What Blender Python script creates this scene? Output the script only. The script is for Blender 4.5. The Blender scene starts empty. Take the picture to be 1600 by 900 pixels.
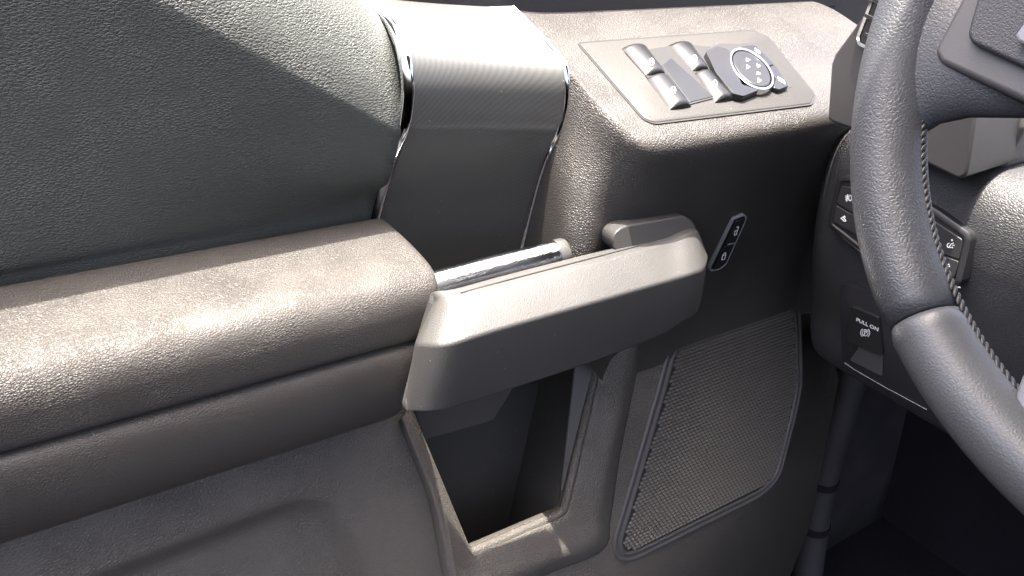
import bpy, bmesh, math, random
from mathutils import Vector, Matrix
random.seed(7)
V = Vector
sc = bpy.context.scene

# ------------------------------------------------------------------ camera
# X = forward along the car, Y = outboard (towards the outside of the door), Z = up; metres
F_PX = 1280.0
AX = V((2050, -520, F_PX)).normalized()
UP = V((281600, -3904000, -2037000)).normalized()
AY = UP.cross(AX).normalized()
UP = AX.cross(AY).normalized()
EYE = V((0, -.55, .40))
camd = bpy.data.cameras.new('camera')
camd.sensor_width = 36; camd.lens = 36 * F_PX / 1600
camd.clip_start = .01; camd.clip_end = 200
cam = bpy.data.objects.new('camera', camd)
sc.collection.objects.link(cam)
r_ = V((AX.x, AY.x, UP.x)); d_ = V((AX.y, AY.y, UP.y)); f_ = V((AX.z, AY.z, UP.z))
M = Matrix((r_, -d_, -f_)).transposed().to_4x4(); M.translation = EYE
cam.matrix_world = M
sc.camera = cam

# ------------------------------------------------------------------ world, sun, exposure
SUN = V((-.08, .02, 1.0)).normalized()          # direction towards the sun
w = bpy.data.worlds.new('World'); sc.world = w; w.use_nodes = True
nt = w.node_tree; bg = nt.nodes['Background']
sky = nt.nodes.new('ShaderNodeTexSky'); sky.sky_type = 'NISHITA'; sky.sun_disc = False
sky.sun_elevation = math.asin(SUN.z); sky.sun_rotation = math.atan2(SUN.x, SUN.y)
nt.links.new(sky.outputs[0], bg.inputs[0]); bg.inputs[1].default_value = .15; sky.dust_density = 8; sky.air_density = .5; sky.ozone_density = .2
sd = bpy.data.lights.new('sun', 'SUN'); sd.energy = 3.0; sd.angle = math.radians(.6); sd.color = (1, .94, .86)
so = bpy.data.objects.new('sun', sd); sc.collection.objects.link(so)
so.rotation_euler = SUN.to_track_quat('Z', 'Y').to_euler(); so.location = SUN * 3
vs = sc.view_settings; vs.view_transform = 'Standard'; vs.look = 'None'; vs.gamma = 1; vs.exposure = 3.15
vs.use_curve_mapping = False

# ------------------------------------------------------------------ helpers
def ray(u, v):
    c = V((u - 800, v - 450, F_PX))
    return V((AX.dot(c), AY.dot(c), UP.dot(c)))
def at(u, v, x=None, y=None, z=None, pl=None):
    """a point seen at (u, v) on a known plane of the car"""
    d = ray(u, v)
    if x is not None: t = (x - EYE.x) / d.x
    elif y is not None: t = (y - EYE.y) / d.y
    elif z is not None: t = (z - EYE.z) / d.z
    else: t = (pl[0] - EYE).dot(pl[1]) / d.dot(pl[1])
    return EYE + d * t
def off(pl, h): return (pl[0] + pl[1] * h, pl[1])

def link(o, parent=None, mat=None):
    sc.collection.objects.link(o)
    if mat: o.data.materials.append(mat)
    if parent:
        o.parent = parent
        o.matrix_parent_inverse = Matrix.Translation(parent_loc(parent)).inverted()
    return o
def parent_loc(p):
    l = p.location.copy()
    return l
def mesh(name, verts, faces, mat, parent=None, smooth=True, bevel=0, seg=3, sub=0, solid=0, sharp=40):
    me = bpy.data.meshes.new(name)
    me.from_pydata([tuple(v) for v in verts], [], faces)
    bm = bmesh.new(); bm.from_mesh(me)
    bmesh.ops.remove_doubles(bm, verts=bm.verts, dist=1e-6)
    bmesh.ops.recalc_face_normals(bm, faces=bm.faces)
    bm.to_mesh(me); bm.free()
    if smooth:
        for p in me.polygons: p.use_smooth = True
        if sharp and not sub: me.set_sharp_from_angle(angle=math.radians(sharp))
    o = bpy.data.objects.new(name, me); link(o, parent, mat)
    if solid:
        m = o.modifiers.new('solid', 'SOLIDIFY'); m.thickness = abs(solid); m.offset = -1 if solid > 0 else 1
    if bevel:
        m = o.modifiers.new('bevel', 'BEVEL'); m.width = bevel; m.segments = seg; m.limit_method = 'ANGLE'
        m.angle_limit = math.radians(25); m.harden_normals = True
    if sub:
        m = o.modifiers.new('sub', 'SUBSURF'); m.levels = sub; m.render_levels = sub
    return o
def flip(o):
    bm = bmesh.new(); bm.from_mesh(o.data); bmesh.ops.reverse_faces(bm, faces=bm.faces); bm.to_mesh(o.data); bm.free()
def face_to(o, target):
    """turn an open sheet's normals towards a side"""
    s = 0
    for p in o.data.polygons: s += p.area * p.normal.dot(target - p.center)
    if s < 0: flip(o)
    return o
def crom(P, n):
    """resample a polyline with a Catmull-Rom spline"""
    out = []
    P = [V(p) for p in P]; Q = [P[0] * 2 - P[1]] + P + [P[-1] * 2 - P[-2]]
    for i in range(1, len(Q) - 2):
        a, b, c, d = Q[i - 1:i + 3]
        for k in range(n):
            t = k / n
            out.append(.5 * ((2 * b) + (c - a) * t + (2 * a - 5 * b + 4 * c - d) * t * t + (3 * b - a - 3 * c + d) * t ** 3))
    out.append(P[-1]); return out
def sheet(name, rows, mat, parent, n=4, m=4, solid=.004, side=None):
    """smooth sheet through a grid of points, given thickness away from the cabin"""
    R1 = [crom(r, n) for r in rows]
    cols = [crom([r[i] for r in R1], m) for i in range(len(R1[0]))]
    nc, nr = len(cols), len(cols[0])
    verts = [p for c in cols for p in c]
    faces = [(i * nr + j, i * nr + j + 1, (i + 1) * nr + j + 1, (i + 1) * nr + j) for i in range(nc - 1) for j in range(nr - 1)]
    o = mesh(name, verts, faces, mat, parent, sharp=None)
    face_to(o, side or EYE)
    if solid:
        md = o.modifiers.new('solid', 'SOLIDIFY'); md.thickness = solid; md.offset = -1
    return o
def loft(name, secs, mat, parent, caps=True, **k):
    n = len(secs[0]); verts = [p for s in secs for p in s]; faces = []
    for i in range(len(secs) - 1):
        for j in range(n):
            a, b = i * n + j, i * n + (j + 1) % n
            faces.append((a, b, b + n, a + n))
    if caps:
        faces.append(tuple(range(n))[::-1]); faces.append(tuple(range((len(secs) - 1) * n, len(secs) * n)))
    return mesh(name, verts, faces, mat, parent, **k)
def prism(name, pts, vec, mat, parent, bevel=.001, seg=3, **k):
    n = len(pts); pts = [V(p) for p in pts]; vec = V(vec)
    verts = pts + [p + vec for p in pts]
    faces = [tuple(range(n))[::-1], tuple(range(n, 2 * n))] + [(i, (i + 1) % n, (i + 1) % n + n, i + n) for i in range(n)]
    return mesh(name, verts, faces, mat, parent, bevel=bevel, seg=seg, **k)
def tube(name, pts, r, mat, parent, up=V((0, -1, 0)), flat=1.0, n=12, cap=True, **k):
    pts = [V(p) for p in pts]; secs = []
    for i, p in enumerate(pts):
        t = (pts[min(i + 1, len(pts) - 1)] - pts[max(i - 1, 0)]).normalized()
        s = t.cross(up).normalized(); u = s.cross(t).normalized()
        rr = r[i] if isinstance(r, (list, tuple)) else r
        secs.append([p + s * math.cos(a) * rr + u * math.sin(a) * rr * flat for a in [2 * math.pi * j / n for j in range(n)]])
    return loft(name, secs, mat, parent, caps=cap, **k)
def rounded(poly, r, n=4):
    """round the corners of a closed polygon of 3D points"""
    out = []; N = len(poly)
    for i in range(N):
        a, b, c = V(poly[i - 1]), V(poly[i]), V(poly[(i + 1) % N])
        d1, d2 = a - b, c - b
        rr = min(r, d1.length * .45, d2.length * .45)
        p, q = b + d1.normalized() * rr, b + d2.normalized() * rr
        for k in range(n + 1):
            t = k / n; out.append(p * (1 - t) ** 2 + b * 2 * t * (1 - t) + q * t * t)
    return out
def inset(poly, nrm, d):
    """offset a closed planar polygon inwards by d"""
    N = len(poly); nrm = nrm.normalized()
    area = V((0, 0, 0))
    for i in range(N): area += poly[i].cross(poly[(i + 1) % N])
    sg = 1 if area.dot(nrm) > 0 else -1
    out = []
    for i in range(N):
        a, b, c = poly[i - 1], poly[i], poly[(i + 1) % N]
        e1, e2 = (b - a).normalized(), (c - b).normalized()
        n1, n2 = nrm.cross(e1) * sg, nrm.cross(e2) * sg
        m = n1 + n2; m = m.normalized() if m.length > 1e-6 else n1
        out.append(b + m * d / max(.4, m.dot(n1)))
    return out
def rings(loops, cap=True):
    n = len(loops[0]); verts = [p for l in loops for p in l]; faces = []
    for i in range(len(loops) - 1):
        for j in range(n): faces.append((i * n + j, i * n + (j + 1) % n, (i + 1) * n + (j + 1) % n, (i + 1) * n + j))
    if cap: faces.append(tuple(range((len(loops) - 1) * n, len(loops) * n)))
    return verts, faces
def strokes(name, lines, pl, wpx, mat, parent, th=.0003):
    """print: strokes of width wpx drawn on a plane, lines in photograph units"""
    verts, faces = [], []
    nrm = pl[1].normalized()
    for L in lines:
        P = [at(u, v, pl=pl) for u, v in L]
        sc_ = (at(L[0][0] + 1, L[0][1], pl=pl) - P[0]).length
        h = wpx * .5 * (P[0] - EYE).length / F_PX
        for a, b in zip(P[:-1], P[1:]):
            t = (b - a).normalized(); s = nrm.cross(t) * h; a2, b2 = a - t * h * .6, b + t * h * .6
            k = len(verts)
            for q in (a2 - s, b2 - s, b2 + s, a2 + s): verts.append(q)
            for q in (a2 - s, b2 - s, b2 + s, a2 + s): verts.append(q + nrm * th)
            faces += [(k, k + 1, k + 2, k + 3), (k + 4, k + 5, k + 6, k + 7)] + [(k + i, k + (i + 1) % 4, k + 4 + (i + 1) % 4, k + 4 + i) for i in range(4)]
    me = bpy.data.meshes.new(name); me.from_pydata([tuple(q) for q in verts], [], faces)
    o = bpy.data.objects.new(name, me); return link(o, parent, mat)
def arc(cx, cy, rx, ry, a0, a1, n=10):
    return [(cx + rx * math.cos(math.radians(a0 + (a1 - a0) * i / n)), cy + ry * math.sin(math.radians(a0 + (a1 - a0) * i / n))) for i in range(n + 1)]
def thing(name, loc, label, cat, group=None):
    o = bpy.data.objects.new(name, None); sc.collection.objects.link(o); o.location = loc
    o.empty_display_size = .05
    o['label'] = label; o['category'] = cat
    if group: o['group'] = group
    return o

# ------------------------------------------------------------------ materials
def newmat(name, col, rough=.5, metal=0, spec=.5):
    m = bpy.data.materials.new(name); m.use_nodes = True
    b = m.node_tree.nodes['Principled BSDF']
    b.inputs['Base Color'].default_value = (*col, 1); b.inputs['Roughness'].default_value = rough
    b.inputs['Metallic'].default_value = metal; b.inputs['Specular IOR Level'].default_value = spec
    return m, m.node_tree, b
def N(t, typ, **k):
    n = t.nodes.new(typ)
    for a, b in k.items(): setattr(n, a, b)
    return n
def ramp(t, src, a, b, ca=0, cb=1):
    n = N(t, 'ShaderNodeMapRange'); n.interpolation_type = 'SMOOTHSTEP'
    n.inputs[1].default_value = a; n.inputs[2].default_value = b; n.inputs[3].default_value = ca; n.inputs[4].default_value = cb
    t.links.new(src, n.inputs[0]); return n.outputs[0]
def leather(name, col, scale=230, stretch=(.75, 1, 1.2), depth=.0006, rough=.48, strength=.8, spec=.5, var=.25):
    m, t, b = newmat(name, col, rough, 0, spec)
    tc = N(t, 'ShaderNodeTexCoord')
    mp = N(t, 'ShaderNodeMapping'); mp.inputs['Scale'].default_value = stretch
    t.links.new(tc.outputs['Object'], mp.inputs[0])
    nz = N(t, 'ShaderNodeTexNoise'); nz.inputs['Scale'].default_value = scale * .7; nz.inputs['Detail'].default_value = 2
    t.links.new(mp.outputs[0], nz.inputs[0])
    mx = N(t, 'ShaderNodeVectorMath', operation='MULTIPLY_ADD'); mx.inputs[1].default_value = (.9 / scale,) * 3
    t.links.new(nz.outputs['Color'], mx.inputs[0]); t.links.new(mp.outputs[0], mx.inputs[2])
    v = N(t, 'ShaderNodeTexVoronoi'); v.feature = 'DISTANCE_TO_EDGE'; v.inputs['Scale'].default_value = scale
    t.links.new(mx.outputs[0], v.inputs['Vector'])
    v2 = N(t, 'ShaderNodeTexVoronoi'); v2.feature = 'F1'; v2.inputs['Scale'].default_value = scale
    t.links.new(mx.outputs[0], v2.inputs['Vector'])
    h1 = ramp(t, v.outputs['Distance'], 0, .28)
    n2 = N(t, 'ShaderNodeTexNoise'); n2.inputs['Scale'].default_value = scale * 5
    t.links.new(tc.outputs['Object'], n2.inputs[0])
    ad = N(t, 'ShaderNodeMath', operation='MULTIPLY_ADD'); ad.inputs[1].default_value = .16
    t.links.new(n2.outputs[0], ad.inputs[0]); t.links.new(h1, ad.inputs[2])
    bp = N(t, 'ShaderNodeBump'); bp.inputs['Distance'].default_value = depth
    nv = N(t, 'ShaderNodeTexNoise'); nv.inputs['Scale'].default_value = 28; nv.inputs['Detail'].default_value = 3
    t.links.new(tc.outputs['Object'], nv.inputs[0])
    t.links.new(ramp(t, nv.outputs[0], .3, .7, strength * .55, min(1, strength * 1.15)), bp.inputs['Strength'])
    t.links.new(ad.outputs[0], bp.inputs['Height']); t.links.new(bp.outputs[0], b.inputs['Normal'])
    # slow wear variation of the hide
    n3 = N(t, 'ShaderNodeTexNoise'); n3.inputs['Scale'].default_value = 9; n3.inputs['Detail'].default_value = 4
    t.links.new(tc.outputs['Object'], n3.inputs[0])
    rr = ramp(t, n3.outputs[0], .3, .7, rough - .05, rough + .07); t.links.new(rr, b.inputs['Roughness'])
    mc = N(t, 'ShaderNodeMix', data_type='RGBA', blend_type='MULTIPLY'); mc.inputs[0].default_value = 1
    mc.inputs[6].default_value = (*col, 1)
    g = ramp(t, n3.outputs[0], .25, .75, 1 - var * .5, 1 + var * .5); t.links.new(g, mc.inputs[7])
    t.links.new(mc.outputs[2], b.inputs['Base Color'])
    return m
def plastic(name, col, rough=.5, grain=1400, depth=.00012, strength=.5, spec=.5, dust=0.0):
    m, t, b = newmat(name, col, rough, 0, spec)
    tc = N(t, 'ShaderNodeTexCoord')
    nz = N(t, 'ShaderNodeTexNoise'); nz.inputs['Scale'].default_value = grain; nz.inputs['Detail'].default_value = 2
    t.links.new(tc.outputs['Object'], nz.inputs[0])
    bp = N(t, 'ShaderNodeBump'); bp.inputs['Strength'].default_value = strength; bp.inputs['Distance'].default_value = depth
    t.links.new(nz.outputs[0], bp.inputs['Height']); t.links.new(bp.outputs[0], b.inputs['Normal'])
    n3 = N(t, 'ShaderNodeTexNoise'); n3.inputs['Scale'].default_value = 14; n3.inputs['Detail'].default_value = 5
    t.links.new(tc.outputs['Object'], n3.inputs[0])
    rr = ramp(t, n3.outputs[0], .3, .7, max(.05, rough - .06), rough + .08); t.links.new(rr, b.inputs['Roughness'])
    if dust:
        v = N(t, 'ShaderNodeTexVoronoi'); v.inputs['Scale'].default_value = 260
        t.links.new(tc.outputs['Object'], v.inputs['Vector'])
        d = ramp(t, v.outputs['Distance'], .05, .09, 1, 0)
        sel = N(t, 'ShaderNodeSeparateColor'); t.links.new(v.outputs['Color'], sel.inputs[0])
        pick = ramp(t, sel.outputs[0], 1 - dust, 1 - dust + .01, 0, 1)
        ml = N(t, 'ShaderNodeMath', operation='MULTIPLY'); t.links.new(d, ml.inputs[0]); t.links.new(pick, ml.inputs[1])
        mc = N(t, 'ShaderNodeMix', data_type='RGBA'); mc.inputs[6].default_value = (*col, 1); mc.inputs[7].default_value = (.45, .42, .36, 1)
        t.links.new(ml.outputs[0], mc.inputs[0]); t.links.new(mc.outputs[2], b.inputs['Base Color'])
    return m
def carbon(name):
    m, t, b = newmat(name, (.035, .036, .034), .30, 0, .6)
    tc = N(t, 'ShaderNodeTexCoord')
    cols = []
    mp = N(t, 'ShaderNodeMapping'); mp.inputs['Rotation'].default_value = (0, 0, 0)
    t.links.new(tc.outputs['Object'], mp.inputs[0])
    sx = N(t, 'ShaderNodeSeparateXYZ'); t.links.new(mp.outputs[0], sx.inputs[0])
    # coordinate along the surface (down the panel) = z - y
    dn = N(t, 'ShaderNodeMath', operation='SUBTRACT'); t.links.new(sx.outputs[2], dn.inputs[0]); t.links.new(sx.outputs[1], dn.inputs[1])
    cb = N(t, 'ShaderNodeCombineXYZ'); t.links.new(sx.outputs[0], cb.inputs[0]); t.links.new(dn.outputs[0], cb.inputs[1])
    hs = []
    for ang in (50, 62):
        r = N(t, 'ShaderNodeVectorRotate'); r.rotation_type = 'Z_AXIS'; r.inputs['Angle'].default_value = math.radians(ang)
        t.links.new(cb.outputs[0], r.inputs[0])
        wv = N(t, 'ShaderNodeTexWave'); wv.inputs['Scale'].default_value = 75 if ang == 50 else 240; wv.inputs['Distortion'].default_value = .4
        t.links.new(r.outputs[0], wv.inputs[0]); hs.append(wv.outputs['Fac'])
    ml = N(t, 'ShaderNodeMath', operation='MULTIPLY_ADD'); ml.inputs[1].default_value = .45
    t.links.new(hs[1], ml.inputs[0]); t.links.new(hs[0], ml.inputs[2])
    bp = N(t, 'ShaderNodeBump'); bp.inputs['Strength'].default_value = .35; bp.inputs['Distance'].default_value = .00012
    t.links.new(ml.outputs[0], bp.inputs['Height']); t.links.new(bp.outputs[0], b.inputs['Normal'])
    v = N(t, 'ShaderNodeTexVoronoi'); v.inputs['Scale'].default_value = 240
    t.links.new(tc.outputs['Object'], v.inputs['Vector'])
    d = ramp(t, v.outputs['Distance'], .05, .10, 1, 0)
    sel = N(t, 'ShaderNodeSeparateColor'); t.links.new(v.outputs['Color'], sel.inputs[0])
    pick = ramp(t, sel.outputs[0], .90, .91, 0, 1)
    mm = N(t, 'ShaderNodeMath', operation='MULTIPLY'); t.links.new(d, mm.inputs[0]); t.links.new(pick, mm.inputs[1])
    base = N(t, 'ShaderNodeMix', data_type='RGBA'); base.inputs[6].default_value = (.044, .045, .041, 1); base.inputs[7].default_value = (.058, .058, .053, 1)
    t.links.new(hs[0], base.inputs[0])
    mc = N(t, 'ShaderNodeMix', data_type='RGBA'); mc.inputs[7].default_value = (.5, .47, .4, 1)
    t.links.new(base.outputs[2], mc.inputs[6]); t.links.new(mm.outputs[0], mc.inputs[0]); t.links.new(mc.outputs[2], b.inputs['Base Color'])
    n3 = N(t, 'ShaderNodeTexNoise'); n3.inputs['Scale'].default_value = 16; n3.inputs['Detail'].default_value = 6
    t.links.new(tc.outputs['Object'], n3.inputs[0])
    rr = ramp(t, n3.outputs[0], .3, .7, .50, .60); t.links.new(rr, b.inputs['Roughness'])
    b.inputs['Coat Weight'].default_value = .7; b.inputs['Coat Roughness'].default_value = .5
    return m

GREY = (.055, .051, .048)
m_upper = leather('leather_upper', (.050, .054, .048), scale=470, stretch=(.66, 1, 1.2), depth=.00042, rough=.55, strength=.85)
m_pod = leather('leather_pod', (.034, .031, .028), scale=500, stretch=(1, 1, 1), depth=.0005, rough=.5, strength=.9)
m_arm = leather('leather_armrest', (.035, .031, .027), scale=640, stretch=(.85, 1, 1), depth=.0004, rough=.55, strength=.9)
m_low = leather('leather_lower', (.074, .066, .057), scale=460, stretch=(.8, 1, 1.1), depth=.0007, rough=.5, strength=1.0)
m_dash = leather('leather_dash', (.028, .028, .029), scale=450, stretch=(1, .8, 1.2), depth=.0004, rough=.5, strength=.75)
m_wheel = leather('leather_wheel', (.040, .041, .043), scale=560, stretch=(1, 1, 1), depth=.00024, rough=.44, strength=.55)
m_handle = plastic('plastic_handle', (.043, .042, .040), .42, grain=1100, depth=.0004, strength=.8, dust=.10)
m_plastic = plastic('plastic_satin', (.055, .052, .050), .45)
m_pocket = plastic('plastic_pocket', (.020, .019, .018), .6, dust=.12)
m_bezel = plastic('plastic_bezel', (.022, .021, .019), .68, grain=700, depth=.0004, strength=.8, dust=.06)
m_btn = plastic('plastic_button', (.012, .012, .012), .30)
m_black = plastic('plastic_black', (.014, .014, .015), .38)
m_trim = plastic('plastic_trim', (.036, .034, .034), .42, grain=900)
m_dark = plastic('plastic_dark', (.013, .012, .014), .6)
m_carpet = plastic('carpet', (.008, .007, .009), .9, grain=500, depth=.002, spec=.1)
m_chrome, _, _ = newmat('chrome', (.72, .74, .76), .08, 1)
m_scuff = plastic('chrome_scuffed', (.6, .62, .65), .14, grain=500, depth=.00025, strength=.6)
m_scuff.node_tree.nodes['Principled BSDF'].inputs['Metallic'].default_value = 1
m_white, _, _ = newmat('white_print', (.8, .8, .8), .5)
m_carbon = carbon('carbon_weave')
m_silver = plastic('satin_silver', (.17, .175, .185), .38)
m_grille = plastic('speaker_mesh', (.085, .080, .074), .45)
m_thread, _, _ = newmat('thread', (.020, .019, .018), .5)
m_groove, _, _ = newmat('rubber_groove', (.010, .010, .011), .7)

# ================================================================== CAR DOOR
door = thing('car_door', (0.3, 0, -.5), 'inside of a dark grey car door with armrest, pull handle and switch pod', 'car door')

# ---- upper trim panel, with a ridge that climbs to the rear
def zr(x): return .226 + (.264 - x) * .62
def panel_col(x):
    z = zr(x); e = min(1, max(0, (.264 - x) / .35))
    s = .149
    return [V((x + .006, .036, z + .077)), V((x + .005, .010, z + .068)), V((x + .003, -.016, z + .050)), V((x + .002, -.030, z + .024)), V((x, -.036, z)),
            V((x - .001, -.0345, z - .012 - .02 * e)), V((x - .003, -.022 + .004 * e, s + (z - s) * .42)), V((x - .005, -.006, s + .016)), V((x - .006, .0, s)), V((x - .006, .004, s - .02))]
cols = [panel_col(x) for x in (-.34, -.24, -.14, -.05, .02, .08, .13, .17, .205, .235, .262)]
rows = [[c[i] for c in cols] for i in range(10)]
sheet('upper_trim_panel', rows, m_upper, door, 3, 5, .006)

# ---- carbon accent between two bright strips
ch1 = [at(566, -12, y=.030), at(600, 28, y=.009), at(622, 62, y=-.018), at(632, 92, y=-.032), at(637, 130, y=-.0370), at(635, 168, y=-.0365), at(629, 202, y=-.0345), at(616, 236, y=-.027), at(603, 275, y=-.017), at(592, 312, y=-.006), at(584, 345, y=.003)]
ch2 = [at(800, 12, y=.028), at(842, 54, y=.003), at(868, 82, y=-.020), at(882, 102, y=-.033), at(886, 130, y=-.0390), at(884, 170, y=-.0395), at(874, 204, y=-.038), at(856, 242, y=-.030), at(842, 285, y=-.020), at(828, 338, y=-.009), at(814, 398, y=.002)]
def accent_rows():
    A = ch1 + [ch1[-1] + V((0, .006, -.035)), ch1[-1] + V((0, .01, -.08))]
    B = ch2 + [ch2[-1] + V((.001, .004, -.02)), ch2[-1] + V((.002, .008, -.05))]
    A[0] = at(592, -3, y=.030)
    rows = []
    for a, b in zip(A, B):
        r = []
        for t in (0, .15, .35, .55, .8, 1):
            p = a.lerp(b, t); q = t * (1 - t) * 4
            r.append(p + V((0, .008 * q, -.002 * q)))
        rows.append(r)
    return rows
ar = accent_rows()
# a fold line (sharp lower edge of the bulge): doubled rows round the bend
ar.insert(6, [p.lerp(q, .7) for p, q in zip(ar[5], ar[6])]); ar.insert(8, [p.lerp(q, .3) for p, q in zip(ar[7], ar[8])])
acc = sheet('carbon_accent_trim', ar, m_carbon, door, 5, 5, .005)
s1 = tube('bright_strip', crom(ch1, 4), .0048, m_chrome, door, up=V((-.6, -.8, 0)), flat=.6); s1['label'] = 'wide bright strip beside the upper panel'
s2 = tube('bright_strip', crom(ch2, 4), .0026, m_chrome, door, up=V((-.6, -.8, 0)), flat=.7); s2['label'] = 'thin bright strip beside the switch pod'
# bright line along the sill edge of the accent
tube('sill_strip', crom([at(592, -6, y=.036), at(625, 4, y=.036), at(665, 11, y=.036), at(720, 13, y=.036), at(800, 11, y=.036)], 4), .0012, m_chrome, door)

# ---- switch pod and door wall: one soft-edged body
def ztop(y): return .2275 + (y + .1) * .40
PX0 = {0: .397, 1: .405, 2: .413, 3: .417, 4: .419}
ys = [.050, .006, -.030, -.075, -.112]
xs_t = [0, .03, .09, .16, .24, .33, .42]
verts, faces, idx = [], [], {}
def vid(key, p):
    if key not in idx: idx[key] = len(verts); verts.append(p)
    return idx[key]
for j, y in enumerate(ys):
    for i, dx in enumerate(xs_t):
        z = ztop(y) + (.008 if (i == 0 and j == 0) else 0)
        x = PX0[j] + dx
        vid(('t', i, j), V((x, y, z)))
for i in range(len(xs_t) - 1):
    for j in range(len(ys) - 1):
        faces.append((idx['t', i, j], idx['t', i + 1, j], idx['t', i + 1, j + 1], idx['t', i, j + 1]))
# wall rows below the front edge
wall = [(-.1195, .214), (-.119, .203), (-.110, .175), (-.096, .13), (-.082, .085), (-.066, .03), (-.055, -.03), (-.0545, -.055)]
cx = [.417, .420, .428, .436, .442, .455, .470, .472]           # corner column
for k, (y, z) in enumerate(wall):
    for i, dx in enumerate(xs_t):
        x = cx[k] + dx * (.85 - cx[k]) / .42 if i else cx[k]
        if i == 1: x = cx[k] + .028
        vid(('w', i, k), V((x, y - (.0 if i else -.003), z)))
for i in range(len(xs_t) - 1):
    faces.append((idx['t', i, 4], idx['t', i + 1, 4], idx['w', i + 1, 0], idx['w', i, 0]))
    for k in range(len(wall) - 1):
        faces.append((idx['w', i, k], idx['w', i + 1, k], idx['w', i + 1, k + 1], idx['w', i, k + 1]))
# rear-facing flank between the corner column and the thin bright strip
c2 = crom(ch2, 6)
def on_c2(z):
    return min((p for p in c2[18:]), key=lambda p: abs(p.z - z))
fl_e = [(892, 114, -.034), (890, 150, -.041), (886, 205, -.049), (883, 270, -.063), (880, 340, -.076), (878, 410, -.084), (868, 520, -.084), (862, 560, -.084)]
fl_m = [(937, 165, -.077), (938, 190, -.083), (938, 230, -.088), (937, 285, -.096), (936, 350, -.104), (936, 415, -.108), (930, 520, -.10), (926, 560, -.095)]
for k, (y, z) in enumerate(wall):
    p1 = at(*fl_e[k][:2], y=fl_e[k][2]); p2 = at(*fl_m[k][:2], y=fl_m[k][2])
    e = on_c2(p1.z) if p1.z > .085 else c2[-1] + V((.002, .006 * (1 + (.085 - p1.z) / .1), p1.z - c2[-1].z))
    vid(('f', 0, k), e + V((.0015, .001, 0))); vid(('f', 1, k), p1); vid(('f', 2, k), p2)
for k in range(len(wall) - 1):
    for q in (0, 1):
        faces.append((idx['f', q, k], idx['f', q + 1, k], idx['f', q + 1, k + 1], idx['f', q, k + 1]))
    faces.append((idx['f', 2, k], idx['w', 0, k], idx['w', 0, k + 1], idx['f', 2, k + 1]))
faces.append((idx['t', 0, 2], idx['f', 1, 0], idx['f', 0, 0]))
faces.append((idx['t', 0, 2], idx['t', 0, 3], idx['f', 2, 0], idx['f', 1, 0]))
faces.append((idx['t', 0, 3], idx['t', 0, 4], idx['w', 0, 0], idx['f', 2, 0]))
pod = mesh('switch_pod', verts, faces, m_pod, door, sub=3, sharp=None)
face_to(pod, EYE)
# keep the ridge and the front lip fairly tight
bm = bmesh.new(); bm.from_mesh(pod.data); cl = bm.edges.layers.float.new('crease_edge')
def near(p, q): return (p - q).length < 1e-5
tight = [(('t', 0, 2), ('t', 0, 3)), (('t', 0, 3), ('t', 0, 4))] + [(('t', 0, j), ('t', 0, j + 1)) for j in (0, 1)] + [(('f', 1, k), ('f', 1, k + 1)) for k in range(7)]
tp = [(verts[idx[a]], verts[idx[b]]) for a, b in tight]
for e in bm.edges:
    for a, b in tp:
        if (near(e.verts[0].co, a) and near(e.verts[1].co, b)) or (near(e.verts[0].co, b) and near(e.verts[1].co, a)): e[cl] = .35
bm.to_mesh(pod.data); bm.free()

# ---- armrest: padded bar with a stitched-in groove and an angled front end
prof = [(.004, .150), (-.02, .1495), (-.05, .146), (-.078, .1405), (-.090, .1365), (-.0965, .131), (-.1005, .123), (-.1015, .110), (-.1005, .094), (-.0992, .0885), (-.0965, .0865), (-.0895, .0856), (-.0895, .0846),
        (-.0965, .0835), (-.0995, .080), (-.1010, .073), (-.1005, .058), (-.098, .040), (-.0925, .024), (-.082, .010), (-.066, .0), (-.045, -.005), (.004, -.005)]
def sec(x, f=1.0):
    cz = .072
    return [V((x + (z - .147) * .20 + max(0, -y - .02) * .10, y * f, cz + (z - cz) * (1 - (1 - f) * .9))) for y, z in prof]
secs = [sec(x) for x in (-.34, -.2, -.1, 0, .08, .15, .2, .235, .250)] + [sec(.2545, .992), sec(.2575, .97), sec(.2590, .93), sec(.2595, .86)]
arm = loft('armrest', secs, m_arm, door, sharp=65)
arm.modifiers.new('sub', 'SUBSURF').render_levels = 2; arm.modifiers['sub'].levels = 2

# ---- pull handle: bevelled bar standing off the door, returning to the wall at its front end
HY = -.126
def hsec(bot, low, top, inn, inb):
    return [bot, low, top, inn, inb]
st = []
def S(ub, vb, ul, vl, ut, vt, y0, y1, depth, back=None):
    b = at(ub, vb, y=y0); l = at(ul, vl, y=y0 - .004); t = at(ut, vt, y=y1)
    i = t + V((0, depth, .002)); ib = V((b.x, i.y if back is None else b.y + back, b.z + .004))
    st.append([b, l, t, i, ib])
S(630, 642, 648, 537, 678, 472, -.116, -.105, .008, .003)
S(643, 644, 659, 538, 692, 468, -.128, -.114, .012, .008)
S(686, 643, 703, 537, 727, 466, -.146, -.124, .014)
S(760, 622, 780, 514, 798, 446, -.146, -.124, .014)
S(900, 576, 920, 474, 930, 411, -.145, -.123, .014)
S(985, 545, 1003, 450, 1005, 391, -.144, -.122, .014)
S(1035, 524, 1052, 436, 1046, 376, -.142, -.118, .030)
S(1066, 505, 1082, 427, 1074, 364, -.141, -.117, .030)
S(1087, 492, 1100, 419, 1089, 360, -.136, -.114, .030)
S(1095, 472, 1106, 402, 1093, 366, -.120, -.107, .028)
S(1097, 455, 1105, 405, 1094, 376, -.110, -.102, .014)
paths = [crom([q[k] for q in st], 4) for k in range(5)]
hsecs = [rounded([p[i] for p in paths], .0028, 4) for i in range(len(paths[0]))]
hd = loft('pull_handle', hsecs, m_handle, door, sharp=None)
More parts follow.
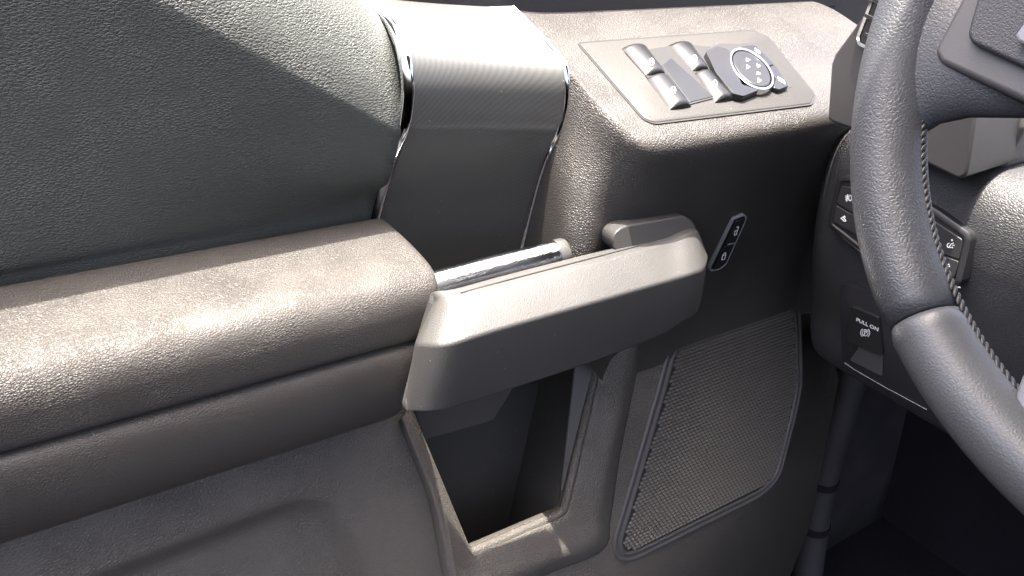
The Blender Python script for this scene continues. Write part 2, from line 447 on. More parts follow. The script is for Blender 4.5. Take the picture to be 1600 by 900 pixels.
# front return block that ties the bar to the door wall
blk = [at(956, 388, y=-.112), at(959, 366, y=-.112), at(972, 354, y=-.110), at(1000, 349, y=-.110), at(1070, 337, y=-.110), at(1086, 348, y=-.110), at(1096, 392, y=-.112), at(1040, 415, y=-.120), at(990, 412, y=-.120)]
prism('handle_mount', rounded(blk, .008, 3), (0.016, .07, -.008), m_handle, hd, bevel=.005, seg=5)
# thin dark seam line of the grip insert along the top of the bar
tube('grip_seam', [q[2].lerp(q[3], .45) + V((0, 0, .0003)) for q in st[2:6]], .0006, m_groove, hd)

# ---- door release lever lying in the gap behind the pull handle
lev = [at(676, 444, y=-.080), at(730, 429, y=-.082), at(800, 411, y=-.085), at(872, 393, y=-.089)]
lo = tube('release_lever', crom(lev, 4), .0100, m_scuff, door, up=V((0, -.6, .8)), flat=.5, n=20)
ax = (lev[3] - lev[2]).normalized()
tube('lever_cap', [lev[3] - ax * .001, lev[3] + ax * .006, lev[3] + ax * .0085, lev[3] + ax * .0095], [.0106, .0106, .0092, .0060], m_handle, lo, up=V((0, -.6, .8)), flat=.58, n=20)
prism('lever_flange', [at(700, 458, y=-.085), at(872, 412, y=-.090), at(872, 402, y=-.088), at(688, 450, y=-.083)], (0, .010, -.004), m_plastic, lo, bevel=.002)

# ---- lower door skin: a leaning sheet with the map pocket and an arm-shaped recess pressed into it
LP = (V((0, -.043, 0)), V((0, -1, .2)).normalized())
def lp(u, v, h=0): return at(u, v, pl=off(LP, h))
pocket = rounded([lp(600, 540), lp(736, 866), lp(884, 802), lp(950, 520)], .006, 4)
rec = rounded([lp(-420, 1090), lp(115, 900), lp(474, 764), lp(534, 778), lp(640, 980), lp(640, 1300), lp(-420, 1400)], .014, 4)
outer = [V((x, -.043 + .2 * z, z)) for x, z in ((-.34, .0), (.30, .0), (.47, -.03), (.80, -.03), (.865, -.16), (.83, -.36), (.74, -.52), (-.34, -.55))]
bm = bmesh.new()
def loop(pts):
    vs_ = [bm.verts.new(p) for p in pts]
    return vs_, [bm.edges.new((vs_[i], vs_[(i + 1) % len(vs_)])) for i in range(len(vs_))]
o_v, o_e = loop(outer); p_v, p_e = loop(pocket); r_v, r_e = loop(rec)
bmesh.ops.triangle_fill(bm, edges=o_e + p_e + r_e, use_beauty=True, use_dissolve=False, normal=LP[1])
def press(vl, steps):
    """carry a hole's rim into the door: (inset, depth) steps"""
    base = [v.co.copy() for v in vl]; prev = vl
    for ins, dep in steps:
        L_ = inset(base, LP[1], ins); cur = [bm.verts.new(p - LP[1] * dep) for p in L_]
        for i in range(len(cur)):
            bm.faces.new((prev[i], prev[(i + 1) % len(cur)], cur[(i + 1) % len(cur)], cur[i]))
        prev = cur
    return prev
press(p_v, [(.0008, .0004), (.002, .0016), (.0026, .004), (.0028, .012)])
last = press(r_v, [(.004, .0006), (.009, .0035), (.016, .010), (.024, .0165), (.030, .0195), (.036, .0205)])
bm.faces.new(last)
bmesh.ops.recalc_face_normals(bm, faces=bm.faces)
me = bpy.data.meshes.new('lower_door_skin'); bm.to_mesh(me); bm.free()
for p in me.polygons: p.use_smooth = True
me.set_sharp_from_angle(angle=math.radians(35))
low = bpy.data.objects.new('lower_door_skin', me); link(low, door, m_low)
face_to(low, EYE)
md = low.modifiers.new('solid', 'SOLIDIFY'); md.thickness = .003; md.offset = -1
# raised welt round the pocket mouth
# ---- map pocket liner
pk_in = inset([p.copy() for p in pocket], LP[1], .0032)
ins_ = V((-.012, .080, -.10))
l0 = [p - LP[1] * .006 for p in pk_in]; l1 = [p + V((0, .004, 0)) + ins_ * .5 for p in pk_in]; l2 = [p + ins_ for p in pk_in]
vv, ff = rings([l0, l1, l2])
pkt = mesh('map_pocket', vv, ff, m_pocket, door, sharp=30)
flip(pkt) if False else None
# ledge of the inner moulding across the top of the pocket back
prism('pocket_ledge', [at(620, 560, y=-.01), at(660, 692, y=-.01), at(772, 660, y=-.005), at(800, 612, y=0), at(830, 540, y=0)], (0, .05, .0), m_plastic, pkt, bevel=.004)
prism('pocket_lit_plate', [lp(905, 520, -.010), lp(947, 530, -.004), lp(888, 797, -.004), lp(874, 803, -.010)], LP[1] * -.003, m_plastic, pkt, bevel=.0008)  # paler plastic plate: its colour stands in for sunlight on this wall
# ---- rolled lip along the bottom of the pocket mouth
lin = [(640, 640), (688, 752), (713, 812), (738, 867), (762, 860), (820, 834), (876, 809), (890, 790), (911, 700), (938, 580), (955, 500)]
lmid = [(634, 648), (683, 762), (704, 826), (728, 893), (768, 885), (838, 856), (902, 828), (912, 796), (932, 704), (958, 584), (975, 504)]
lout = [(628, 654), (676, 772), (694, 840), (716, 917), (772, 912), (856, 880), (928, 848), (938, 802), (956, 708), (982, 588), (998, 508)]
lret = [(622, 658), (668, 780), (682, 850), (704, 932), (776, 928), (866, 894), (944, 860), (956, 808), (970, 712), (994, 592), (1010, 512)]
sheet('pocket_lip', [[lp(*q, -.003) for q in lin], [lp(q[0], q[1] + 1, .0035) for q in lin], [lp(*q, .009) for q in lmid], [lp(*q, .0125) for q in lout], [lp(*q, -.001) for q in lret]], m_low, door, 5, 4, .003)

# ---- speaker grille
gp = [(1066, 506), (1042, 600), (1000, 745), (970, 846), (976, 862), (994, 858), (1100, 806), (1186, 764), (1210, 742), (1236, 640), (1243, 600), (1240, 500), (1232, 464), (1216, 461), (1140, 483)]
G = rounded([lp(*q, .0) for q in gp], .012, 3)
gr = thing('speaker_grille', LP[0], 'x', 'x'); del gr['label']; del gr['category']
bpy.data.objects.remove(gr)
fr_o = inset(G, LP[1], -.013); fr_m = inset(G, LP[1], -.008); fr_i = inset(G, LP[1], -.003)
vv, ff = rings([[p + LP[1] * .0005 for p in fr_o], [p + LP[1] * .0022 for p in inset(G, LP[1], -.0118)], [p + LP[1] * .0024 for p in inset(G, LP[1], -.0095)], [p + LP[1] * .0012 for p in fr_m],
                [p + LP[1] * .0012 for p in inset(G, LP[1], -.005)], [p + LP[1] * .0032 for p in fr_i], [p + LP[1] * .003 for p in inset(G, LP[1], -.0015)], [p + LP[1] * .0008 for p in G]], cap=False)
grille = mesh('speaker_surround', vv, ff, m_plastic, door, sharp=60)
vv, ff = rings([[p + LP[1] * .0010 for p in inset(G, LP[1], -.001)], [p + LP[1] * .0016 for p in inset(G, LP[1], .006)]])
mesh('speaker_backing', vv, ff, m_groove, grille, sharp=60)
# moulded mesh: thousands of little slanted bars, one joined part
ex = V((1, 0, 0)); ez = LP[1].cross(ex).normalized(); ez = ez if ez.z > 0 else -ez
G2 = [((p - LP[0]).dot(ex), (p - LP[0]).dot(ez)) for p in inset(G, LP[1], .002)]
def inside(x, y):
    c = False
    for i in range(len(G2)):
        (x1, y1), (x2, y2) = G2[i - 1], G2[i]
        if (y1 > y) != (y2 > y) and x < (x2 - x1) * (y - y1) / (y2 - y1) + x1: c = not c
    return c
vv, ff = [], []
pitch_x, pitch_z = .0054, .0043
x0, x1 = min(p[0] for p in G2), max(p[0] for p in G2); z0, z1 = min(p[1] for p in G2), max(p[1] for p in G2)
r = 0; z = z0
while z < z1:
    x = x0 - .01 + (r % 2) * pitch_x * .5
    while x < x1:
        if inside(x, z):
            c = LP[0] + ex * x + ez * z; k = len(vv)
            a = V((1, 0, 0)) * .0020; b = ez * .0011; sl = ez * .0007
            lo_, hi_ = LP[1] * .0012, LP[1] * .0042
            vv += [c - a - b - sl + lo_, c + a - b + sl + lo_, c + a + b + sl + lo_, c - a + b - sl + lo_,
                   c - a * .75 - b * .45 - sl + hi_, c + a * .75 - b * .45 + sl + hi_, c + a * .75 + b * .3 + sl + hi_, c - a * .75 + b * .3 - sl + hi_]
            ff += [(k + 4, k + 5, k + 6, k + 7), (k, k + 1, k + 5, k + 4), (k + 1, k + 2, k + 6, k + 5), (k + 2, k + 3, k + 7, k + 6), (k + 3, k, k + 4, k + 7)]
        x += pitch_x
    z += pitch_z; r += 1
me = bpy.data.meshes.new('speaker_mesh'); me.from_pydata([tuple(p) for p in vv], [], ff)
sm_ = bpy.data.objects.new('speaker_mesh', me); link(sm_, grille, m_grille); sm_['kind'] = 'stuff'
face_to(sm_, EYE)

# ---- switch panel on the pod
TP = (V((0, -.1, ztop(-.1) + .0002)), V((0, -.40, 1)).normalized())
def tp_(u, v, h=0): return at(u, v, pl=off(TP, h))
bz = rounded([tp_(*q) for q in ((903, 68), (1176, 48), (1200, 58), (1273, 148), (1267, 163), (1022, 193), (1005, 186))], .004, 4)
vv, ff = rings([[p - TP[1] * .004 for p in inset(bz, TP[1], -.0012)], [p + TP[1] * .0002 for p in inset(bz, TP[1], -.0012)], [p + TP[1] * .0006 for p in inset(bz, TP[1], -.0004)], [p - TP[1] * .0012 for p in inset(bz, TP[1], .0003)]], cap=False)
swp = mesh('switch_panel', *rings([[p - TP[1] * .004 for p in inset(bz, TP[1], .0008)], [p + TP[1] * .0006 for p in inset(bz, TP[1], .0008)], [p + TP[1] * .0011 for p in inset(bz, TP[1], .0016)]]), m_bezel, door, sharp=50)
mesh('panel_groove', *rings([[p - TP[1] * .002 for p in inset(bz, TP[1], -.0016)], [p + TP[1] * .0004 for p in inset(bz, TP[1], -.0013)], [p + TP[1] * .0002 for p in inset(bz, TP[1], .0009)]], cap=False), m_groove, swp)
# sunken wells
well = rounded([tp_(*q, .0018) for q in ((975, 80), (1010, 78), (1047, 72), (1070, 70), (1110, 73), (1145, 145), (1128, 150), (1075, 164), (1052, 168))], .002, 2)
prism('switch_well', well, TP[1] * .0003, m_groove, swp, bevel=0)
H = .0066
def rocker(q, label):
    """rounded finger bar: a = rear side, b = front side, given at its outer and inner end"""
    a0, a1, b0, b1 = q
    secs = []
    for t, e in ((0, .55), (.03, .85), (.10, 1), (.5, .93), (.90, 1), (.97, .85), (1, .55)):
        A = tp_(*a0, .0006).lerp(tp_(*a1, .0006), t); B = tp_(*b0, .0006).lerp(tp_(*b1, .0006), t)
        secs.append([A.lerp(B, w_) + TP[1] * (H * h_ * e) for w_, h_ in ((0, 0), (.10, .45), (.24, .80), (.40, .97), (.55, 1), (.72, .92), (.86, .70), (.96, .35), (1, 0))])
    o = loft('window_switch', secs, m_btn, swp, sharp=60)
    o['label'] = label; return o
rocker(((970, 77), (1007, 121), (1008, 74), (1040, 117)), 'rear outer window switch')
rocker(((1009, 124), (1046, 173), (1042, 120), (1080, 168)), 'rear inner window switch')
rocker(((1043, 72), (1080, 114), (1080, 71), (1107, 111)), 'front outer window switch')
rocker(((1082, 117), (1116, 162), (1109, 114), (1146, 157)), 'front inner window switch')
prism('finger_ramp', [tp_(*q, .0016) for q in ((1034, 104), (1048, 92), (1114, 152), (1077, 161))], TP[1] * .001, m_btn, swp, bevel=.0004)
# symbols on the rocker crests
for (u, v) in ((1018, 97), (1052, 141), (1085, 92), (1117, 131)):
    pl_ = off(TP, .0074)
    strokes('window_symbol', [arc(u, v, 3.4, 5.6, 0, 360, 12), [(u - 1.2, v - 1.5), (u + 1.2, v + 1.5)]], pl_, .9, m_white, swp)
# mirror control: ring, tilting pad, side keys
pl_k = off(TP, .0018)
def disc(name, cu, cv, ru, rv, rot, h0, h1, mat, parent, hole=None, bevel=.0008, n=36):
    P = []
    for i in range(n):
        a = 2 * math.pi * i / n; x, y = ru * math.cos(a), rv * math.sin(a); rr = math.radians(rot)
        P.append(tp_(cu + x * math.cos(rr) - y * math.sin(rr), cv + x * math.sin(rr) + y * math.cos(rr), h1))
    if hole is None: return prism(name, P, TP[1] * (h0 - h1), mat, parent, bevel=bevel)
    c = sum(P, V((0, 0, 0))) / n; Q = [c + (p - c) * hole for p in P]; u = TP[1] * (h1 - h0)
    return mesh(name, *rings([[p - u for p in P], P, Q, [p - u for p in Q]], cap=False), mat, parent, bevel=bevel * .5)
prism('mirror_fold_key', rounded([tp_(*q, .0074) for q in ((1103, 80), (1122, 72), (1140, 78), (1140, 92), (1160, 132), (1187, 140), (1162, 150), (1146, 146), (1118, 112))], .002, 3), TP[1] * -.0062, m_btn, swp, bevel=.0022)
prism('mirror_well', rounded([tp_(*q, .0009) for q in ((1100, 80), (1122, 69), (1158, 69), (1182, 67), (1214, 99), (1238, 136), (1218, 143), (1190, 143), (1163, 153), (1143, 149), (1114, 113))], .002, 3), TP[1] * .0006, m_groove, swp, bevel=0)
disc('mirror_ring', 1175, 107, 42, 23, 42, .0012, .0078, m_chrome, swp, hole=.90, bevel=.0008)
disc('mirror_knob', 1175, 107, 36.5, 19, 42, .0012, .0070, m_btn, swp, bevel=.0014)
kl = off(TP, .0071)
for tri in ([(1166, 91), (1172, 94), (1166, 97)], [(1182, 100), (1188, 103), (1184, 106)], [(1166, 101), (1172, 105), (1167, 108)], [(1183, 112), (1189, 116), (1183, 117)], [(1184, 122), (1190, 126), (1184, 129)]):
    prism('arrow_mark', [at(u, v, pl=kl) for u, v in tri], TP[1] * .0003, m_white, swp, bevel=0)
prism('mirror_key', rounded([tp_(*q, .0057) for q in ((1160, 71), (1180, 70), (1210, 100), (1199, 104), (1186, 90), (1162, 77))], .0015, 2), TP[1] * -.0045, m_btn, swp, bevel=.001)
prism('mirror_key', rounded([tp_(*q, .0057) for q in ((1200, 104), (1211, 101), (1233, 134), (1218, 140), (1208, 136), (1212, 122))], .0015, 2), TP[1] * -.0045, m_btn, swp, bevel=.001)
strokes('mirror_symbol', [[(1180, 76), (1186, 80), (1187, 84), (1181, 80), (1180, 76)]], off(TP, .0058), 1.8, m_white, swp)
strokes('mirror_symbol', [[(1216, 121), (1224, 126), (1226, 131), (1218, 126), (1216, 121)]], off(TP, .0058), 1.8, m_white, swp)

# ---- door lock switch on the wall
WL = (at(1138, 380, y=-.0865), V((-.05, -1, -.29)).normalized())
def wl(u, v, h=0): return at(u, v, pl=off(WL, h))
lk = [(1146, 342), (1162, 336), (1166, 340), (1161, 352), (1134, 412), (1124, 420), (1110, 423), (1109, 418)]
LK = rounded([wl(*q, .001) for q in lk], .002, 3)
lks = mesh('lock_switch', *rings([[p - WL[1] * .01 for p in inset(LK, WL[1], -.001)], [p + WL[1] * .0006 for p in inset(LK, WL[1], -.001)], [p + WL[1] * .0010 for p in inset(LK, WL[1], .0002)], [p - WL[1] * .0008 for p in inset(LK, WL[1], .0010)]], cap=False), m_silver, door, sharp=50)
prism('lock_button', rounded([wl(*q, -.001) for q in ((1148, 343), (1161, 338), (1164, 342), (1149, 378), (1131, 380))], .001, 2), WL[1] * .0025, m_black, lks, bevel=.0008)
prism('lock_button', rounded([wl(*q, -.001) for q in ((1130, 382), (1148, 380), (1133, 412), (1123, 419), (1111, 421))], .001, 2), WL[1] * .0025, m_black, lks, bevel=.0008)
prism('lock_divider', [wl(1136, 381, .001), wl(1147, 378.5, .001), wl(1147, 380, .001), wl(1136, 382.5, .001)], WL[1] * .001, m_silver, lks, bevel=0)
ll = off(WL, .0016)
strokes('unlock_symbol', [[(1148, 361), (1152, 360), (1150.5, 366.5), (1147, 367.5), (1148, 361)], [(1152, 360), (1154, 355.5), (1152.5, 353.8), (1151, 355)]], ll, 1.1, m_white, lks)
strokes('lock_symbol', [[(1129, 399), (1134, 398), (1132, 405), (1127.5, 406), (1129, 399)], [(1130, 399), (1131.5, 395.5), (1134, 395), (1134, 398)]], ll, 1.1, m_white, lks)

# ---- weather strip along the window sill, and the door's outer shell behind everything
prism('weather_strip', [V((-.34, .040, .36)), V((-.34, .040, .30)), V((.2, .042, .30)), V((.40, .044, .280)), V((.85, .044, .276)), V((.85, .044, .36))], (0, .02, 0), m_groove, door, bevel=.003)
prism('outer_shell', [V((-.34, .15, -.6)), V((.88, .15, -.6)), V((.88, .15, .28)), V((-.34, .15, .30))], (0, .012, 0), m_dark, door, bevel=.004)
prism('door_front_edge', [V((.80, -.04, .20)), V((.80, -.02, -.55)), V((.80, .15, -.55)), V((.80, .15, .27)), V((.80, .03, .27))], (.012, 0, 0), m_dark, door, bevel=.003)

# ================================================================== DASHBOARD
dash = thing('dashboard', (.75, -.3, -.3), 'black leather-grained dashboard end with grey trim behind the steering wheel', 'dashboard')
# leather body: rows from the shelf down to the knee roll
def dx_(z): return {.215: .75}.get(z, 0)
rowsd = []
prof_d = [(1.16, .215), (.80, .203), (.735, .206), (.690, .205), (.668, .196), (.658, .178), (.656, .150), (.660, .110), (.672, .060), (.690, .01), (.705, -.035), (.735, -.062), (.82, -.075)]
for x, z in prof_d:
    r = []
    for y, bx, bz_ in ((-.1, .07, -.01), (-.106, .03, -.002), (-.116, .008, 0), (-.14, 0, 0), (-.2, -.002, 0), (-.26, -.004, .0), (-.32, -.004, .0), (-.40, .0, .0), (-.5, .0, .0), (-.62, .0, .0), (-.8, 0, 0)):
        top = 1 if z > .1 else .4
        r.append(V((x + bx, y, z + bz_ * top)))
    rowsd.append(r)
sheet('dash_body', rowsd, m_dash, dash, 4, 3, .006)
# grey end trim carrying the air vent
TX = .625
tr = [at(*q, x=TX) for q in ((1390, -60), (1366, 0), (1304, 84), (1298, 100), (1292, 186), (1300, 192), (1340, 206), (1420, 243), (1497, 281), (1508, 276), (1512, 262), (1528, 160), (1520, 60), (1510, -60))]
tr = [p + V((-.25 * (p.z - .2), 0, 0)) * 0 for p in tr]
trim = prism('end_trim', tr, (.085, 0, .004), m_trim, dash, bevel=.006, seg=5)
rear_p = (V((TX - .0012, 0, 0)), V((-1, 0, 0)))
def tx(u, v, h=0): return at(u, v, pl=off(rear_p, h))
vent = rounded([tx(*q) for q in ((1384, -60), (1339, 58), (1341, 70), (1362, 80), (1440, 110), (1450, -60))], .006, 4)
vo = mesh('air_vent', *rings([[p + V((.002, 0, 0)) for p in vent], [p + V((-.0012, 0, 0)) for p in vent], [p + V((-.0014, 0, 0)) for p in inset(vent, rear_p[1], .0028)], [p + V((.010, 0, 0)) for p in inset(vent, rear_p[1], .0036)]], cap=False), m_chrome, dash, sharp=40)
vi = inset(vent, rear_p[1], .0034)
prism('vent_back', [p + V((-.0006, 0, 0)) for p in vi], (.0004, 0, 0), m_black, vo, bevel=0)
for k in range(4):
    a, b = (1352, 58 - 30 * k), (1440, 96 - 30 * k)
    prism('vent_vane', [tx(*a), tx(*b), tx(b[0], b[1] - 6), tx(a[0] + 2, a[1] - 6)], (-.0025, 0, .001), m_black, vo, bevel=.0006)
# second trim block beyond, right of the grey one
prism('column_trim', [at(*q, x=.69) for q in ((1500, 292), (1545, 270), (1570, 262), (1600, 200), (1600, 100), (1520, 100))], (.06, 0, 0), m_plastic, dash, bevel=.004)

# headlamp switch bank: one dark bezel that passes behind the wheel rim
SB = (V((.6495, -.2, .155)), V((-1, .03, .06)).normalized())
def sb(u, v, h=0): return at(u, v, pl=off(SB, h))
bank = rounded([sb(*q, .001) for q in ((1312, 276), (1330, 273), (1463, 324), (1517, 362), (1521, 372), (1505, 441), (1496, 447), (1478, 446), (1345, 392), (1298, 354), (1297, 345))], .004, 4)
bk = mesh('switch_bank', *rings([[p - SB[1] * .008 for p in bank], [p + SB[1] * .003 for p in bank], [p + SB[1] * .0042 for p in inset(bank, SB[1], .0015)], [p + SB[1] * .0042 for p in inset(bank, SB[1], .0045)], [p + SB[1] * .0025 for p in inset(bank, SB[1], .0055)]]), m_black, dash, sharp=50)
tube('bank_bright_edge', [sb(1300, 356, .004), sb(1318, 371, .0045), sb(1345, 393, .0045)], .0006, m_silver, bk)
tube('bank_bright_edge', [sb(1478, 447.5, .0045), sb(1490, 450, .0045), sb(1500, 449, .0045)], .0006, m_silver, bk)
def key(q):
    o = prism('bank_button', rounded([sb(*p, .0022) for p in q], .0014, 2), SB[1] * .0030, m_btn_d, bk, bevel=.0007)
    return o
m_btn_d = plastic('plastic_button_dark', (.020, .020, .021), .38)
key(((1317, 290), (1334, 293), (1350, 330), (1332, 331), (1310, 317)))
key(((1309, 320), (1331, 333), (1350, 334), (1350, 372), (1336, 364), (1305, 346)))
key(((1461, 344), (1507, 374), (1502, 405), (1472, 395), (1473, 380), (1463, 358)))
key(((1471, 397.5), (1501, 407.5), (1494, 434), (1474, 429), (1468, 412)))
sl = off(SB, .0053)
strokes('fog_lamp_symbol', [[(1327, 305), (1326, 311), (1328.5, 314)] + arc(1327.5, 309.5, 3.2, 4.8, 60, -70, 8), [(1321.5, 306), (1325, 307.5)], [(1321.5, 309), (1325, 310.5)], [(1321.5, 312), (1325, 313)], [(1324.5, 304), (1323, 315)]], sl, 1.0, m_white, bk)
strokes('cargo_lamp_symbol', [[(1314, 341), (1317, 339.5), (1320, 342), (1322, 345.5), (1319, 345.5), (1316, 342.5), (1314, 341)], [(1317.5, 339), (1319.5, 337.5), (1321, 340)]], sl, 1.0, m_white, bk)
for (u, v, plus) in ((1485.5, 383, 1), (1478.5, 416, 0)):
    L_ = [arc(u - 1.5, v + .5, 4, 3.5, 60, 260, 9), [(u - 2, v + 2.5), (u + 1, v - 2)], [(u + 2, v - 2.5), (u + 4.5, v - 3)], [(u + 3, v + 0), (u + 5.5, v + .5)], [(u + 2, v + 2.5), (u + 3, v + 4.5)]]
    L_ += [[(u + 1, v - 8), (u + 3.5, v - 7.2)], [(u + 2.3, v - 9), (u + 2, v - 6.4)]] if plus else [[(u - 2, v + 7), (u + 1.5, v + 8)]]
    strokes('dimmer_symbol', L_, sl, 1.0, m_white, bk)

# parking brake switch in its sunken plate
PB = (V((.686, -.2, .01)), V((-1, -.02, -.30)).normalized())
def pb(u, v, h=0): return at(u, v, pl=off(PB, h))
plate = rounded([pb(*q, .003) for q in ((1318, 442), (1328, 443), (1470, 500), (1470, 650), (1446, 640), (1332, 576), (1316, 562), (1313, 450))], .004, 4)
pk = mesh('brake_switch_plate', *rings([[p - PB[1] * .012 for p in plate], [p + PB[1] * .0006 for p in plate], [p + PB[1] * .0012 for p in inset(plate, PB[1], .0012)]]), m_dark, dash, sharp=50)
tube('plate_edge', [pb(1320, 567, .0045), pb(1334, 577, .0045), pb(1390, 609, .0045), pb(1448, 640, .0045)], .0005, m_silver, pk)
prism('brake_rocker', rounded([pb(*q, .003) for q in ((1334, 474), (1378, 492), (1384, 552), (1374, 550), (1330, 530), (1328, 520))], .003, 3), PB[1] * .005, m_black, pk, bevel=.0015)
scoop = [pb(1347, 536, .0045), pb(1380, 552, .0045), pb(1380, 588, .0040), pb(1328, 562, .0040)]
prism('finger_scoop', rounded(scoop, .004, 3), PB[1] * .0012, m_plastic, pk, bevel=.0008)
# text
def text_on(name, s, u0, v0, u1, v1, pl, mat, parent):
    a, b = at(u0, v0, pl=pl), at(u1, v1, pl=pl)
    cu = bpy.data.curves.new(name, 'FONT'); cu.body = s; cu.size = 1; cu.extrude = .01; cu.offset = .012
    tmp = bpy.data.objects.new(name, cu); sc.collection.objects.link(tmp)
    dg = bpy.context.evaluated_depsgraph_get(); me = bpy.data.meshes.new_from_object(tmp.evaluated_get(dg))
    bpy.data.objects.remove(tmp); xs = [v.co.x for v in me.vertices]; wd = max(xs) - min(xs); mn = min(xs)
    ex_ = (b - a); s_ = ex_.length / wd; ex_.normalize(); ez_ = pl[1].normalized(); ey_ = ez_.cross(ex_)
    for v in me.vertices:
        c = v.co; v.co = a + ex_ * ((c.x - mn) * s_) + ey_ * (c.y * s_) + ez_ * (c.z * s_)
    me.materials.clear()
    o = bpy.data.objects.new(name, me); return link(o, parent, mat)
tl = off(PB, .0083)
text_on('pull_on_text', 'PULL ON', 1338, 501.5, 1372, 518, tl, m_white, pk)
strokes('brake_symbol', [arc(1352, 520, 4.6, 4.8, 0, 360, 16), [(1350.6, 523), (1351.2, 517.5)], arc(1352.3, 518.8, 1.8, 1.5, -110, 100, 6), arc(1352, 520, 7.2, 7.4, 130, 235, 6), arc(1352, 520, 7.2, 7.4, -50, 55, 6)], tl, .8, m_white, pk)

# ================================================================== STEERING WHEEL
WC = V((.386, -.517, .375)); WR = .19; WT = .397
e1 = V((0, 1, 0)); e2 = V((math.sin(WT), 0, math.cos(WT))); en = V((-math.cos(WT), 0, math.sin(WT)))   # en faces the driver
wheel = thing('steering_wheel', WC, 'dark leather steering wheel with stitched inner seam, left part of the rim', 'steering wheel')
def wp(a, rad=0, nn=0): return WC + (e1 * math.cos(a) + e2 * math.sin(a)) * (WR + rad) + en * nn
def ang(u, v):
    p = at(u, v, pl=(WC, en)) - WC; return math.atan2(p.dot(e2), p.dot(e1))
def rim(name, a0, a1, n, mat):
    secs = []
    for i in range(n + 1):
        a = a0 + (a1 - a0) * i / n
        edge = min(i, n - i); s = 1 if edge > 1 else (.955 if edge == 1 else .90)
        secs.append([wp(a, .0004 + .0158 * s * math.cos(t), .0185 * s * math.sin(t)) for t in [2 * math.pi * k / 28 for k in range(28)]])
    return loft(name, secs, mat, wheel, sharp=None)
a_seam = ang(1428, 508)
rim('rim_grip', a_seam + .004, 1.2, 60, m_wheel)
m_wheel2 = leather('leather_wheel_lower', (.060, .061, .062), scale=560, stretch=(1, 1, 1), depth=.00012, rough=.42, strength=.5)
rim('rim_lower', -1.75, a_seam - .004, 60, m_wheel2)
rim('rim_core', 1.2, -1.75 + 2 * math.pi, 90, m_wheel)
# stitches along the inner seam
nst = 44; a_lo, a_hi = ang(1600, 640), ang(1470, 150)
stm = None
for i in range(nst):
    a = a_lo + (a_hi - a_lo) * i / (nst - 1)
    th = math.radians(177)
    c = wp(a, .0004 + .0158 * math.cos(th), .0185 * math.sin(th))
    tan = (-e1 * math.sin(a) + e2 * math.cos(a)); nn_ = (-(e1 * math.cos(a) + e2 * math.sin(a)) * .9 + en * .35).normalized()
    lat = tan.cross(nn_).normalized()
    if stm is None:
        vv, ff = [], []
        prof_s = [(-1, .25), (-.6, .8), (0, 1), (.6, .8), (1, .25)]
        for t, rr in prof_s:
            for k in range(6):
                q = 2 * math.pi * k / 6
                vv.append((t * .0034, math.cos(q) * .0012 * rr, math.sin(q) * .0011 * rr))
        for s_ in range(4):
            for k in range(6): ff.append((s_ * 6 + k, s_ * 6 + (k + 1) % 6, s_ * 6 + 6 + (k + 1) % 6, s_ * 6 + 6 + k))
        ff += [tuple(range(6))[::-1], tuple(range(24, 30))]
        stm = bpy.data.meshes.new('stitch'); stm.from_pydata(vv, [], ff)
        for p in stm.polygons: p.use_smooth = True
        stm.materials.append(m_thread)
    o = bpy.data.objects.new('stitch', stm); sc.collection.objects.link(o); o.parent = wheel
    dirv = (tan * .8 + lat * .6).normalized(); y_ = nn_.cross(dirv).normalized(); z_ = dirv.cross(y_)
    mm = Matrix((dirv, y_, z_)).transposed().to_4x4(); mm.translation = c - WC
    o.matrix_basis = mm
# leather web from the rim into the left spoke
sp0 = ang(1440, 95)
c0 = wp(sp0, 0, 0); dr = -(e1 * math.cos(sp0) + e2 * math.sin(sp0))
tn = (-e1 * math.sin(sp0) + e2 * math.cos(sp0))
secs = []
for d, a_, b_, sh in ((-.002, .060, .014, .012), (.012, .046, .0145, .010), (.022, .034, .014, .006), (.034, .027, .013, .002), (.06, .025, .012, 0), (.10, .025, .012, 0)):
    c = c0 + dr * d - en * .003 + tn * sh
    secs.append([c + tn * a_ * math.cos(t) + en * b_ * math.sin(t) for t in [2 * math.pi * k / 28 for k in range(28)]])
loft('spoke_web', secs, m_wheel, wheel, sharp=None)
m_spoke = leather('spoke_skin', (.026, .026, .028), scale=700, stretch=(1, 1, 1), depth=.00015, rough=.5, strength=.6)
SPp = (WC + en * .012, en)
def spk(u, v, h=0): return at(u, v, pl=off(SPp, h))
spoke = prism('spoke_cover', [spk(*q) for q in ((1535, -80), (1500, 0), (1462, 72), (1459, 82), (1468, 98), (1485, 106), (1580, 150), (1700, 205), (1800, 250), (1800, -80))], -en * .03, m_plastic, wheel, bevel=.007, seg=5)
prism('spoke_face', [spk(*q, .0005) for q in ((1560, -80), (1532, 0), (1516, 58), (1523, 72), (1600, 108), (1700, 150), (1800, 190), (1800, -80))], en * .004, m_spoke, spoke, bevel=.0035, seg=4)
prism('spoke_button', [spk(*q, .006) for q in ((1612, 30), (1590, 60), (1594, 70), (1640, 90), (1700, 60), (1700, 30))], en * .004, m_silver, spoke, bevel=.002)
# satin lower spoke
prism('lower_spoke', [spk(*q, -.004) for q in ((1592, 588), (1581, 620), (1580, 650), (1592, 686), (1620, 730), (1700, 720), (1700, 480), (1620, 540))], -en * .02, m_silver, wheel, bevel=.005, seg=4)
cv = []
hubc = WC - en * .02
prism('hub', [hubc + e1 * math.cos(t) * .075 + e2 * math.sin(t) * .07 for t in [2 * math.pi * k / 24 for k in range(24)]], en * .05, m_plastic, wheel, bevel=.012, seg=4)
tube('column', [WC - en * .02, WC - en * .12, WC - en * .30], [.045, .05, .06], m_dark, wheel, up=V((0, 1, 0)), n=24)

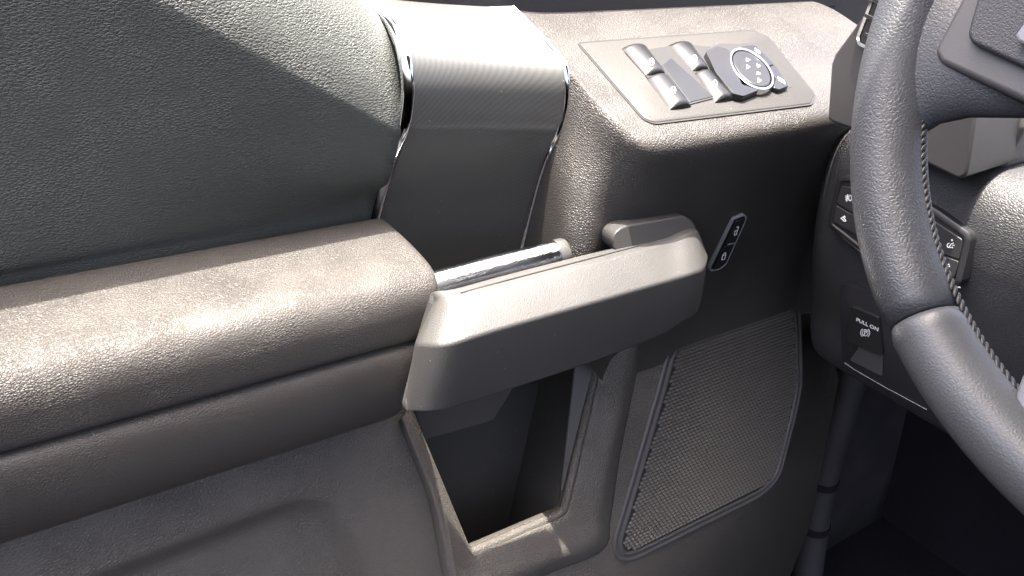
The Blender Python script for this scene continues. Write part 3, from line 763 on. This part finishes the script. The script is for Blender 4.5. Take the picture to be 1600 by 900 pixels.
# ================================================================== SURROUNDINGS IN VIEW, AND ADDED SUN BLOCKERS
def struct(o, kind='structure'): o['kind'] = kind; return o
struct(prism('floor', [V((-.4, .15, -.62)), V((1.5, .15, -.62)), V((1.5, -1.2, -.62)), V((-.4, -1.2, -.62))], (0, 0, -.02), m_carpet, None, bevel=0))
struct(prism('firewall', [V((1.25, .15, -.62)), V((1.25, -1.2, -.62)), V((1.1, -1.2, .2)), V((1.1, .15, .2))], (.02, 0, 0), m_carpet, None, bevel=0))
kp = thing('kick_panel', (1.0, .0, -.6), 'dark plastic kick panel in the shadowed footwell', 'panel')
sheet('kick_skin', [[V((.86, .06, z)), V((.90, .0, z)), V((.96, -.02, z)), V((1.1, -.02, z)), V((1.25, -.02, z))] for z in (-.62, -.4, -.2, 0, .18)], m_dark, kp, 4, 2, .005)
tube('kick_trim_bead', crom([V((.862, .0, -.62)), V((.866, -.012, -.45)), V((.868, -.018, -.3)), V((.875, -.02, -.1)), V((.88, -.02, .1))], 5), .010, m_dark, kp)
sl_ = tube('door_seal', crom([at(1140, 790, x=.86), at(1160, 815, x=.86), at(1176, 855, x=.86), at(1186, 910, x=.86), at(1190, 990, x=.86)], 5), .009, m_dark, None)
sl_['label'] = 'curved black rubber door seal below the speaker grille'; sl_['category'] = 'seal'
hc = thing('wiring_conduit', at(1262, 890, x=.95), 'dark corrugated wiring tube hanging in the footwell', 'conduit')
pts_c = [at(1350, 520, x=.95), at(1312, 650, x=.95), at(1285, 750, x=.95), at(1272, 820, x=.95), at(1262, 900, x=.95), at(1255, 980, x=.95)]
tube('hose', crom(pts_c, 5), .022, m_dark, hc, n=20)
for k in (2, 3):
    tube('collar', [pts_c[k] + V((0, 0, .006)), pts_c[k] - V((0, 0, .006))], .0235, m_carpet, hc, up=V((0, 1, 0)), n=20)
pil = prism('windscreen_pillar', [at(*q, y=.045) for q in ((1150, -60), (1180, 6), (1200, 14), (1340, 110), (1420, 60), (1420, -60))], (0, .03, 0), m_dark, None, bevel=.004)
pil['label'] = 'dark windscreen pillar trim above the front corner of the door'; pil['category'] = 'pillar trim'

# unseen roof slab, added and cut so the wheel is shaded but not the door
rf = thing('roof_blocker', (.3, -.6, .78), 'pale headliner added unseen above the steering wheel to shade it', 'sun blocker')
m_blocker = plastic('blocker', (.35, .34, .32), .9, grain=700, depth=.0003, spec=.1)
prism('blocker', [V((.05, -.325, .78)), V((.85, -.325, .74)), V((.85, -1.5, .74)), V((.05, -1.5, .78))], (0, 0, .03), m_blocker, rf, bevel=.01)

prism('cowl_blocker', [V((.86, .15, .17)), V((.86, -.112, .17)), V((1.22, -.112, .17)), V((1.22, .15, .17))], (0, 0, .02), m_dark, kp, bevel=.004)  # unseen panel, added to keep the sun off the footwell floor
